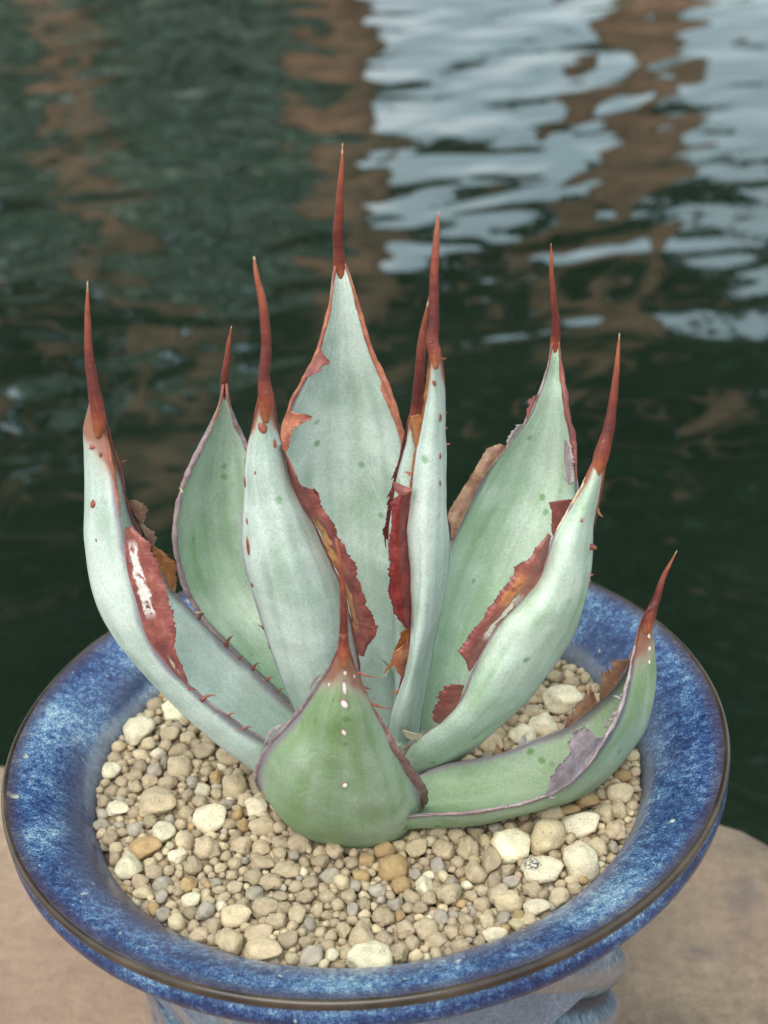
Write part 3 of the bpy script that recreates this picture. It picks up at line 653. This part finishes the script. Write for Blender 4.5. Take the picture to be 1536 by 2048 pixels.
for q in ((525,855,13,20),(549,886,9,15),(510,945,5,9),(490,962,6,26),(494,1041,6,13),(496,1090,8,36),(504,1169,6,13),(500,862,5,16)): C.prickle(*q)
for b_, tp, w_ in (((527,1258),(516,1250),5), ((540,1297),(533,1285),5)): C.tooth(b_, tp, w_)
for b_, tp, w_ in (((716,1345),(763,1356),6), ((722,1372),(746,1379),5), ((738,1405),(786,1418),7)): C.tooth(b_, tp, w_, H_RUST, y=-.004, bend=.1)

# --- narrow leaf with crimson strip (E)
E = Leaf(sta([
 (770,1480,-.004, 810,1490,-.012, 838,1465,.002), (782,1425,-.010, 818,1430,-.020, 846,1415,.0), (799,1375,-.012, 828,1375,-.023, 856,1365,-.001),
 (810,1330,-.013, 842,1310,-.025, 868,1300,-.002), (822,1250,-.014, 853,1245,-.026, 880,1240,-.003), (820,1160,-.015, 863,1160,-.027, 894,1155,-.004),
 (812,1075,-.015, 866,1075,-.027, 900,1085,-.005), (822,990,-.015, 868,990,-.026, 894,990,-.006), (832,905,-.015, 870,905,-.025, 892,905,-.007),
 (848,830,-.015, 873,830,-.023, 890,830,-.009), (856,765,-.016, 872,765,-.021, 888,765,-.011), (860,705,-.017, 870,705,-.019, 881,705,-.014)], .45),
 [(870,730,22), (869,705,25), (865,683,25), (867,644,23), (868,592,19), (869,537,17), (872,488,13), (875,449,8), (877,423,1)], (-.0215, -.015), 1, .003, LEAF_BLUE,
 'narrow folded leaf with a crimson strip down its edge', [(0, .10, .98, 6, H_CRIMSON), (0, .6, .97, 9, H_AMBER)], (.9, .6, .7))
E.peel([(822,978),(813,1032),(813,1078),(818,1143),(823,1208),(821,1257)], [(786,978),(781,1032),(776,1094),(776,1143),(779,1190),(796,1254)], H_CRIMSON, -.001, .0032, .10, off=-.001)
E.peel([(824,978),(805,970),(786,962)], [(818,988),(802,990),(788,984)], H_BRICK, -.0046, .0006, .1, off=-.004)
E.peel([(819,1285),(814,1320),(807,1355)], [(785,1300),(788,1325),(794,1350)], H_RUST, -.001, .0010, .08)
E.peel([(822,1256),(812,1290),(800,1318),(770,1345)], [(802,1256),(795,1285),(785,1315),(764,1348)], H_AMBER, .004, .0003, .1, off=.003)
E.peel([(848,830),(838,860),(835,900)], [(820,826),(822,860),(832,902)], H_AMBER, .004, .0008, .15)
for b_, tp, w_ in (((797,1382),(779,1392),6), ((880,716),(893,716),6), ((887,826),(895,824),5), ((889,857),(896,854),5), ((890,888),(901,886),6), ((822,950),(808,944),8)): E.tooth(b_, tp, w_, H_RUST)
for q in ((869,766,7,11),(880,834,9,14),(880,911,8,13),(880,965,6,11),(890,1150,4,8),(884,1215,4,8)): E.prickle(*q)

# --- wide front leaf with torn inner edge (H)
H = Leaf(sta([
 (800,1520,-.006, 825,1560,-.010, 860,1575,.0), (828,1482,-.012, 868,1520,-.020, 912,1530,-.002), (880,1445,-.018, 930,1465,-.028, 975,1478,-.006),
 (925,1392,-.021, 985,1415,-.033, 1040,1420,-.008), (945,1345,-.022, 1020,1370,-.035, 1085,1367,-.009), (965,1300,-.022, 1055,1315,-.036, 1125,1313,-.010),
 (1000,1245,-.022, 1090,1255,-.036, 1157,1255,-.010), (1045,1200,-.021, 1120,1200,-.035, 1174,1195,-.011), (1082,1150,-.020, 1140,1140,-.033, 1184,1135,-.011),
 (1105,1080,-.018, 1155,1070,-.029, 1189,1062,-.011), (1140,1015,-.016, 1178,1005,-.024, 1198,1005,-.011), (1165,970,-.015, 1190,965,-.020, 1206,960,-.012),
 (1186,925,-.014, 1199,922,-.016, 1212,918,-.012)], .5),
 [(1193,945,26), (1201,913,31), (1212,880,26), (1219,851,23), (1226,804,17), (1233,741,12), (1237,694,6), (1239,666,1)], (-.015, -.010), 1, .0045, LEAF_MINT,
 'wide smooth leaf with torn brick red flaps along its inner edge', [(0, .03, .96, 5, H_MAUVE), (0, .78, .98, 5, H_CREAM)], (1.05, .95, .85))
H.peel([(1103,1072),(1080,1155),(1038,1206),(990,1258),(962,1307),(941,1343)], [(1087,1060),(1062,1112),(1034,1137),(1005,1175),(975,1222),(941,1266),(918,1298),(930,1335)], P_H, -.002, .0024, .10)
H.peel([(929,1372),(910,1418),(880,1448)], [(886,1364),(876,1395),(857,1440)], H_BRICK, -.002, .0010, .15)
H.peel([(846,1472),(838,1480),(828,1484)], [(806,1458),(808,1468),(816,1478)], H_CREAM, -.002, .0008, .1)
for q in ((1181,1093,13,13),(1200,988,9,12),(1163,1040,5,7)): H.prickle(*q, M_PRICK, 1.2)
for b_, tp, w_ in (((1180,1090),(1194,1096),8), ((1178,1160),(1180,1174),9), ((1195,1018),(1207,1034),7), ((1178,1150),(1187,1148),6)): H.tooth(b_, tp, w_, H_RUST, y=-.012)

# --- low spreading leaf (I)
I = Leaf(sta([
 (800,1636,-.034, 800,1656,-.024, 820,1560,-.010), (860,1630,-.037, 860,1648,-.026, 880,1532,-.010), (930,1626,-.039, 935,1641,-.026, 950,1519,-.008),
 (1000,1615,-.040, 1020,1623,-.024, 1020,1502,-.006), (1075,1598,-.040, 1090,1605,-.022, 1071,1480,-.004), (1135,1568,-.038, 1150,1587,-.018, 1125,1458,-.003),
 (1180,1522,-.035, 1205,1555,-.014, 1164,1432,-.003), (1210,1475,-.031, 1255,1505,-.011, 1200,1403,-.003), (1237,1425,-.026, 1290,1453,-.008, 1230,1372,-.004),
 (1254,1370,-.020, 1308,1390,-.007, 1250,1345,-.005), (1264,1315,-.014, 1311,1320,-.006, 1262,1310,-.005), (1280,1250,-.009, 1304,1248,-.006, 1287,1246,-.005)]),
 [(1293,1262,18), (1298,1236,24), (1306,1215,20), (1314,1196,16), (1325,1159,11), (1340,1128,6), (1354,1101,1)], (-.0115, -.008), 1, .003, LEAF_GREEN,
 'low spreading leaf resting on the gravel with ragged silver margins', [(0, .03, .97, 6, H_MAUVE), (2, .05, .95, 4, H_MAUVE), (0, .55, .80, 9, H_SILVER)], (.8, .65, .7))
I.peel([(1091,1592),(1143,1563),(1185,1510),(1210,1473)], [(1089,1575),(1113,1538),(1140,1506),(1136,1478),(1166,1455),(1196,1478)], H_SILVER, -.004, .0016, .12)
I.peel([(1131,1456),(1150,1444),(1172,1426),(1196,1406)], [(1128,1436),(1150,1416),(1178,1382),(1196,1400)], H_BROWN, .001, .0006, .35)
I.peel([(1200,1402),(1222,1380),(1240,1356),(1258,1322)], [(1195,1378),(1208,1343),(1228,1322),(1246,1306)], H_BROWN, .001, .0006, .35)
I.peel([(1035,1496),(1046,1491),(1058,1487)], [(1041,1475),(1048,1470),(1054,1478)], H_SILVER, .001, .0003, .2)
I.peel([(986,1512),(995,1509),(1003,1507)], [(990,1495),(996,1490),(1002,1497)], H_BROWN, .001, .0003, .2)
for b_, tp, w_ in (((1240,1398),(1226,1392),6), ((1212,1455),(1206,1436),6), ((1012,1616),(1010,1603),6), ((1074,1598),(1072,1588),7), ((1100,1594),(1112,1594),5)): I.tooth(b_, tp, w_, H_SILVER)
for u, v, w_ in ((1232,1428,11), (1224,1440,9), (1246,1392,7)): I.tooth((u, v), (u - 8, v + 4), w_, H_SILVER, bend=.6)
for q in ((1297,1271,8,13),(1298,1296,8,11),(1298,1323,7,11),(1309,1262,5,9)): I.prickle(*q, M_PRICKW)

# --- short broad leaf pushed forward (J)
J = Leaf(sta([
 (640,1545,.0, 700,1610,-.005, 780,1570,.0), (562,1588,-.012, 690,1690,-.030, 832,1636,-.012), (512,1565,-.026, 692,1680,-.044, 845,1604,-.026),
 (532,1500,-.034, 692,1592,-.056, 814,1536,-.034), (600,1420,-.042, 691,1480,-.062, 768,1458,-.042), (645,1358,-.050, 690,1390,-.063, 727,1380,-.050), (674,1305,-.058, 687,1306,-.061, 701,1308,-.058)], .4),
 [(688,1322,22), (686,1303,24), (687,1269,18), (687,1205,14), (682,1140,10), (676,1100,6), (671,1078,1)], (-.061, -.057), 1, .005, LEAF_GREEN,
 'short broad leaf pushed forward showing its rounded green back', [(0, .14, .98, 8, H_MAUVE), (2, .20, .99, 6, H_RUST)], (.85, .65, .65), pw=3.2)
J.peel([(703,1335),(724,1392),(752,1462),(788,1527),(820,1572),(838,1622)], [(706,1338),(728,1392),(762,1435),(802,1500),(832,1543),(857,1584),(851,1626)], H_BROWNMAUVE, .004, .0020, .06, label='grey brown curled edge')
J.peel([(530,1488),(548,1464),(565,1450)], [(524,1488),(541,1460),(562,1446)], H_SILVER, .001, .0008, .3)
J.peel([(622,1378),(632,1362),(642,1350)], [(618,1376),(626,1358),(638,1346)], H_MAUVE, .001, .0008, .3)
for q in ((689,1373,9,30),(689,1405,13,20),(688,1463,9,17),(690,1568,11,13),(690,1345,5,12),(659,1368,6,9),(708,1352,5,9)): J.prickle(*q, M_PRICKW)
for q in ((666,1397,6,10),(693,1603,6,7),(644,1640,3,4),(696,1640,3,4)): J.prickle(*q, M_PRICK, .3)
# core of the rosette
V, F = limb((0, .004, -.02), (0, .006, .022), .021, .008, 24, 10, 0, 3)
mesh_obj('stem', V, F, LEAF_BLUE, PLANT, True, {'t': [.1] * len(V), 's': [0.] * len(V)})

# ================================================================== GRAVEL
GZ = -.0125
def pebble_mesh(name, seed, facets, rough, sub=3):
    import bmesh
    bm = bmesh.new(); bmesh.ops.create_icosphere(bm, subdivisions=sub, radius=1)
    rr = random.Random(seed); pl = []
    for _ in range(facets):
        d = Vector((rr.gauss(0, 1), rr.gauss(0, 1), rr.gauss(0, 1))).normalized(); pl.append((d, rr.uniform(.62, .9)))
    for v in bm.verts:
        p = v.co.copy()
        for d, h in pl:
            q = p.dot(d)
            if q > h: p -= d * (q - h) * .88
        a = noise.noise(p * 1.3 + Vector((seed * 3.1, 0, 0))) * .22 + noise.noise(p * 3.4 + Vector((0, seed * 2.3, 0))) * rough + noise.noise(p * 8 + Vector((0, 0, seed))) * rough * .35
        v.co = p * (1 + a)
    for k in range(3):
        lo = min(v.co[k] for v in bm.verts); hi = max(v.co[k] for v in bm.verts)
        for v in bm.verts: v.co[k] = (v.co[k] - (lo + hi) / 2) * 2 / (hi - lo)
    me = bpy.data.meshes.new(name); bm.to_mesh(me); bm.free(); me.shade_smooth(); return me
def pebble_nodes(nt, b, colour):
    oc = objco(nt); inf = N(nt, 'ObjectInfo')
    add = N(nt, 'VectorMath', operation='ADD'); L(nt, oc, add.inputs[0]); L(nt, math_n(nt, 'MULTIPLY', inf.outputs['Random'], 37.), add.inputs[1]); v = add.outputs[0]
    return v
def pebble_mat(name, src, scale, stain=False):
    M, nt, b = mat(name); v = pebble_nodes(nt, b, None)
    if src == 'object': col = N(nt, 'ObjectInfo').outputs['Color']
    else: col = attr(nt, 'pcol', 'Color')
    n1 = noise_n(nt, 1.4 * scale, 4, .6, v, .3); n2 = noise_n(nt, 7 * scale, 4, .65, v); n3 = noise_n(nt, 18 * scale, 2, .6, v)
    vo = N(nt, 'TexVoronoi'); vo.inputs['Scale'].default_value = 5.5 * scale; L(nt, v, vo.inputs['Vector'])
    pit = math_n(nt, 'MULTIPLY', math_n(nt, 'SUBTRACT', 1, smooth(nt, vo.outputs['Distance'], .08, .26)), smooth(nt, n2, .45, .6))
    c = vary(nt, col, n1, .80, 1.15)
    c = vary(nt, c, n3, .85, 1.12)
    c = mixc(nt, math_n(nt, 'MULTIPLY', smooth(nt, n2, .60, .74), .28), c, (.46, .33, .19))
    c = mixc(nt, math_n(nt, 'MULTIPLY', pit, .45), c, (.22, .165, .11))
    if stain:
        dv = N(nt, 'VectorMath', operation='DISTANCE'); L(nt, objco(nt), dv.inputs[0]); dv.inputs[1].default_value = (-.45, -.25, .75)
        k = math_n(nt, 'MULTIPLY', math_n(nt, 'SUBTRACT', 1, smooth(nt, dv.outputs['Value'], .25, .5)), smooth(nt, n2, .42, .52)); c = mixc(nt, k, c, (.10, .11, .13))
    L(nt, c, b.inputs['Base Color']); b.inputs['Roughness'].default_value = .85; b.inputs['Specular IOR Level'].default_value = .25
    hh = math_n(nt, 'SUBTRACT', math_n(nt, 'ADD', n2, math_n(nt, 'MULTIPLY', n3, .4)), math_n(nt, 'MULTIPLY', pit, .8))
    bump(nt, b, hh, .9, .0007)
    return M
M_PEB = pebble_mat('pumice', 'object', 1.0); M_PEBS = pebble_mat('pumice_fill', 'attr', 260.0)
ROUND = [pebble_mesh('pebble_round', s, 4, .15) for s in range(7)]
LUMPY = [pebble_mesh('pebble_lumpy', 20 + s, 3, .30) for s in range(7)]
CHIP = [pebble_mesh('pebble_chip', 40 + s, 12, .10) for s in range(7)]
for me in ROUND + LUMPY + CHIP: me.materials.append(M_PEB)
PCOL = {'W': (.80, .72, .52), 'C': (.69, .57, .37), 'T': (.58, .465, .31), 'G': (.49, .43, .345), 'O': (.55, .38, .19), 'B': (.50, .40, .27)}
PNAME = {'W': 'cream white', 'C': 'pale cream', 'T': 'tan', 'G': 'grey', 'O': 'ochre', 'B': 'grey brown'}
TR = '''280 1462 68 65 W|350 1420 60 48 W|224 1540 39 42 W|236 1615 49 33 W|421 1636 75 62 W|328 1665 49 50 W|369 1680 41 45 C|355 1709 42 36 W|291 1695 68 49 O|255 1732 58 58 W
412 1695 55 48 T|317 1608 80 70 T|360 1532 55 48 T|464 1507 65 55 T|470 1572 55 55 T|512 1611 50 42 W|525 1650 58 38 C|483 1690 45 42 T|340 1465 42 35 T|377 1473 36 30 C
382 1797 42 36 W|412 1820 36 42 G|473 1831 65 55 C|529 1813 62 42 T|542 1761 55 36 T|571 1737 65 38 T|595 1826 36 42 C|620 1844 26 28 G|457 1888 58 58 T|517 1865 62 42 T
525 1905 80 55 C|576 1875 45 38 B|389 1875 45 34 T|425 1852 40 40 T|285 1781 45 30 C|304 1817 26 30 O|325 1826 32 34 G|324 1790 24 32 G|353 1842 36 38 C|307 1740 38 32 T
434 1584 26 26 C|486 1647 28 30 O|431 1553 26 36 O|328 1520 17 28 G|450 1603 32 20 G|431 1761 24 20 G|737 1912 92 66 W|722 1874 55 62 T|788 1736 65 58 O|769 1697 44 37 O
803 1767 40 37 O|899 1787 56 50 T|935 1696 48 50 T|984 1722 40 58 T|950 1743 44 48 T|1023 1692 84 80 W|888 1699 46 46 T|833 1692 50 40 C|874 1658 46 34 T|684 1760 37 34 C
722 1748 36 27 O|732 1717 37 30 O|754 1778 40 30 G|688 1858 27 37 C|767 1831 48 40 B|800 1828 20 26 O|852 1855 50 46 T|869 1878 50 34 T|825 1885 30 37 T|798 1902 43 43 B
876 1730 30 40 G|881 1831 34 34 G|974 1838 30 34 C|923 1892 40 30 B|994 1868 50 28 W|998 1790 50 46 T|706 1817 24 36 G|728 1804 27 27 T|696 1790 36 30 T|588 1706 24 24 G
601 1682 60 42 T|669 1699 40 37 T|1095 1674 76 76 C|1161 1648 86 54 W|1085 1739 88 64 W|1161 1724 72 80 W|1100 1625 55 40 C|1246 1547 40 26 O|1241 1585 58 50 T|1175 1598 48 38 O
1210 1627 44 44 T|1236 1618 36 40 T|1230 1659 46 38 T|1193 1692 42 40 C|1230 1692 20 30 G|1016 1800 60 44 C|1063 1775 44 32 T|1023 1759 38 28 G|1085 1786 27 24 T|1074 1812 56 36 W
1121 1793 46 40 C|1161 1779 30 26 T|1036 1828 28 28 O|1007 1831 30 28 G|1060 1838 36 28 C|1045 1853 40 26 C|1136 1616 52 26 O|1126 1398 82 66 W|1084 1449 66 46 W|1044 1470 58 50 W
1066 1421 46 30 T|1143 1362 34 24 T|1108 1351 40 30 T|982 1488 52 48 C|1172 1640 30 26 T|400 1600 34 30 T|385 1560 28 26 G|300 1560 34 30 T|270 1570 30 26 T|260 1600 26 20 B
450 1450 38 30 T|410 1500 46 40 B|300 1640 34 28 B|640 1720 40 30 B|620 1760 36 30 B|655 1790 34 28 B|560 1790 34 24 T|505 1750 44 34 B|470 1770 34 28 T|840 1810 34 26 B'''
TR = [(float(a), float(b_), float(c_), float(d_), e_) for a, b_, c_, d_, e_ in (x.split() for x in TR.replace('\n', '|').split('|'))]
placed = []        # x, y, r
def region(x, y):
    r = math.hypot(x, y); a = math.degrees(math.atan2(y + .005, x))
    if -35 < a <= 75: side = 'behind low spreading leaf' if y > .0 or (x > .055 and y > -.02) else 'below low spreading leaf'
    elif -75 < a <= -35: side = 'between low and broad leaf'
    elif -120 < a <= -75: side = 'before broad leaf'
    elif -160 < a <= -120: side = 'between broad and scarred leaf'
    else: side = 'below scarred leaf'
    return side + (' by wall' if r > .063 else '')
KNOWN = []
def put_pebble(x, y, z, sx, sy, sz, kind, me, rot, label=None):
    o = bpy.data.objects.new('pebble', me); COL.objects.link(o)
    o.location = (x, y, z); o.scale = (sx, sy, sz); o.rotation_euler = rot
    c_ = np.array(PCOL[kind]) * RNG.uniform(.86, 1.1) * (1 + RNG.normal(0, .009, 3)); o.color = (*c_, 1)
    mx = max(sx, sy); size = 'large' if mx > .0042 else 'medium' if mx > .0027 else 'small'
    shape = 'lumpy ' if me.name.startswith('pebble_lumpy') else 'angular ' if me.name.startswith('pebble_chip') else 'rounded '
    KNOWN.append((x, y, kind, o, label, f'{size} {shape}{PNAME[kind]} pebble {region(x, y)}')); return o
UNIQUE = {(1085,1739): 'large cream pebble with a dark grey stain on its face', (291,1695): 'large ochre pebble between cream ones below the scarred leaf', (737,1912): 'large pointed cream pebble against the pot wall before the broad leaf'}
for u, v, wp, hp, k_ in TR:
    p = at_z(u, v, GZ + .0012); dist = np.linalg.norm(p - CAM); sx = wp * dist / FPX / 2 * .98; hy = hp * dist / FPX / 2
    sy = hy * 1.12; sz = hy * .86
    if math.hypot(p[0], p[1]) + min(sx, sy) * .55 > .0762:
        f = (.0762 - min(sx, sy) * .55) / math.hypot(p[0], p[1]); p = p * np.array([f, f, 1])
    me = random.choice(CHIP if k_ == 'W' and random.random() < .7 else ROUND + CHIP[:3] if k_ in 'WCGO' else LUMPY + ROUND[:3] + CHIP[:3])
    z = GZ + sz * .32
    if (int(u), int(v)) == (1085, 1739):
        me = CHIP[0].copy(); me.materials.clear(); me.materials.append(pebble_mat('pumice_stained', 'object', 1.0, True))
    put_pebble(p[0], p[1], z, sx, sy, sz, k_, me, (random.uniform(-.2, .2), random.uniform(-.2, .2), random.uniform(-.3, .3)), UNIQUE.get((int(u), int(v))))
    placed.append((p[0], p[1], (sx + sy) / 2 * .92))
cand = []
def fits(x, y, r, slack):
    a = np.array(placed); return bool((np.hypot(a[:, 0] - x, a[:, 1] - y) > (a[:, 2] + r) * slack).all())
def near_leaf(x, y, z, r):
    for bv in BVHS:
        h_ = bv.find_nearest(Vector((x, y, z)), r)
        if h_[0] is not None: return True
    return False
for r, tries, slack in ((.0031, 260, .93), (.0025, 900, .9), (.0020, 2600, .88), (.0016, 6500, .86), (.0012, 10000, .84)):
    for _ in range(tries):
        a = random.uniform(0, 2 * math.pi); q = (.0765 - r * .7) * math.sqrt(random.random()); x, y = q * math.cos(a), q * math.sin(a)
        rr = r * random.uniform(.82, 1.15)
        if fits(x, y, rr, slack) and not near_leaf(x, y, GZ, rr * .8):
            placed.append((x, y, rr)); cand.append((x, y, rr))
cand.sort(key=lambda c_: -c_[2] / np.linalg.norm(np.array([c_[0], c_[1], GZ]) - CAM) + (10 if near_leaf(c_[0], c_[1], GZ + .004, .001) else 0))
KW = ['T'] * 12 + ['B'] * 9 + ['G'] * 3 + ['C'] * 6 + ['O'] * 1 + ['W']
single = cand[:300 - len(TR)]; rest = cand[300 - len(TR):]
for x, y, r in single:
    k_ = random.choice(KW)
    put_pebble(x, y, GZ + r * random.uniform(-.1, .25), r * random.uniform(.95, 1.25), r * random.uniform(.85, 1.05), r * random.uniform(.7, .95), k_, random.choice(LUMPY + CHIP if k_ in 'TB' else ROUND + CHIP), (random.uniform(-.4, .4), random.uniform(-.4, .4), random.uniform(0, 6.28)))
used = {}
for x, y, kind, o, label, text in KNOWN:
    ns = sorted((k for k in KNOWN if k[3] is not o), key=lambda k: math.hypot(k[0] - x, k[1] - y))
    if not label:
        for cnt in (0, 1, 2, 3):
            label = text + (', near ' + ' and '.join(PNAME[k[2]] for k in ns[:cnt]) if cnt else '')
            if len(label.split()) > 13: break
            if label not in used and cnt: break
    used[label] = 1
    tag(o, label, 'pebble', 'pebbles covering the soil in the pot')
# everything smaller, and the layer underneath, is one mass
small = [pebble_mesh('fill', 60 + s, 7, .16, 2) for s in range(6)]
SV = []; SF = []
for me in small:
    a = np.zeros(len(me.vertices) * 3); me.vertices.foreach_get('co', a); SV.append(a.reshape(-1, 3)); SF.append(np.array([p.vertices[:] for p in me.polygons]))
allV, allF, allC = [], [], []; off = 0
under = []
g_ = .0027
for iy in range(-30, 31):
    for ix in range(-30, 31):
        x = ix * g_ + random.uniform(-.0008, .0008) + (iy % 2) * g_ / 2; y = iy * g_ * .9 + random.uniform(-.0008, .0008)
        if math.hypot(x, y) < .0765: under.append((x, y, random.uniform(.0014, .0021)))
for (lst, dz) in ((rest, .0), (under, -.0022)):
    for x, y, r in lst:
        k_ = random.randrange(6); a = random.uniform(0, 6.28); ca, sa_ = math.cos(a), math.sin(a)
        P_ = SV[k_] * np.array([r * random.uniform(.95, 1.3), r * random.uniform(.8, 1.05), r * random.uniform(.75, 1.0)])
        P_ = np.stack([P_[:, 0] * ca - P_[:, 1] * sa_, P_[:, 0] * sa_ + P_[:, 1] * ca, P_[:, 2]], 1) + np.array([x, y, GZ + dz + r * random.uniform(-.2, .3)])
        allV.append(P_); allF.append(SF[k_] + off); off += len(P_)
        c_ = np.array(PCOL[random.choice(KW)]) * RNG.uniform(.8, 1.08); allC.append(np.tile(c_, (len(P_), 1)))
o = mesh_obj('gravel', np.concatenate(allV), np.concatenate(allF), M_PEBS, None, True, {'pcol': np.concatenate(allC)})
tag(o, 'fine tan and grey gravel between the larger pebbles', 'gravel', kind='stuff')
M_SOIL, nt, b = mat('soil'); n1 = noise_n(nt, 400, 4, .6, objco(nt))
L(nt, ramp(nt, n1, [(.3, (.06, .045, .03)), (.7, (.2, .15, .1))]), b.inputs['Base Color']); b.inputs['Roughness'].default_value = .95
V = [(0, 0, GZ - .004)]; F = []
for i in range(1, 9):
    for j in range(64):
        a = 2 * math.pi * j / 64; V.append((.0762 * i / 8 * math.cos(a), .0762 * i / 8 * math.sin(a), GZ - .004 + .0006 * nz((i, j, 0), 1.3)))
F = [(0, 1 + j, 1 + (j + 1) % 64) for j in range(64)] + [tuple(k + 1 for k in f[::-1]) for f in grid_faces(8, 64, True)]
tag(mesh_obj('soil', V, F, M_SOIL), 'dark soil under the gravel in the pot', 'soil', kind='stuff')
print('pebbles', len(TR), len(single), len(rest), len(under))
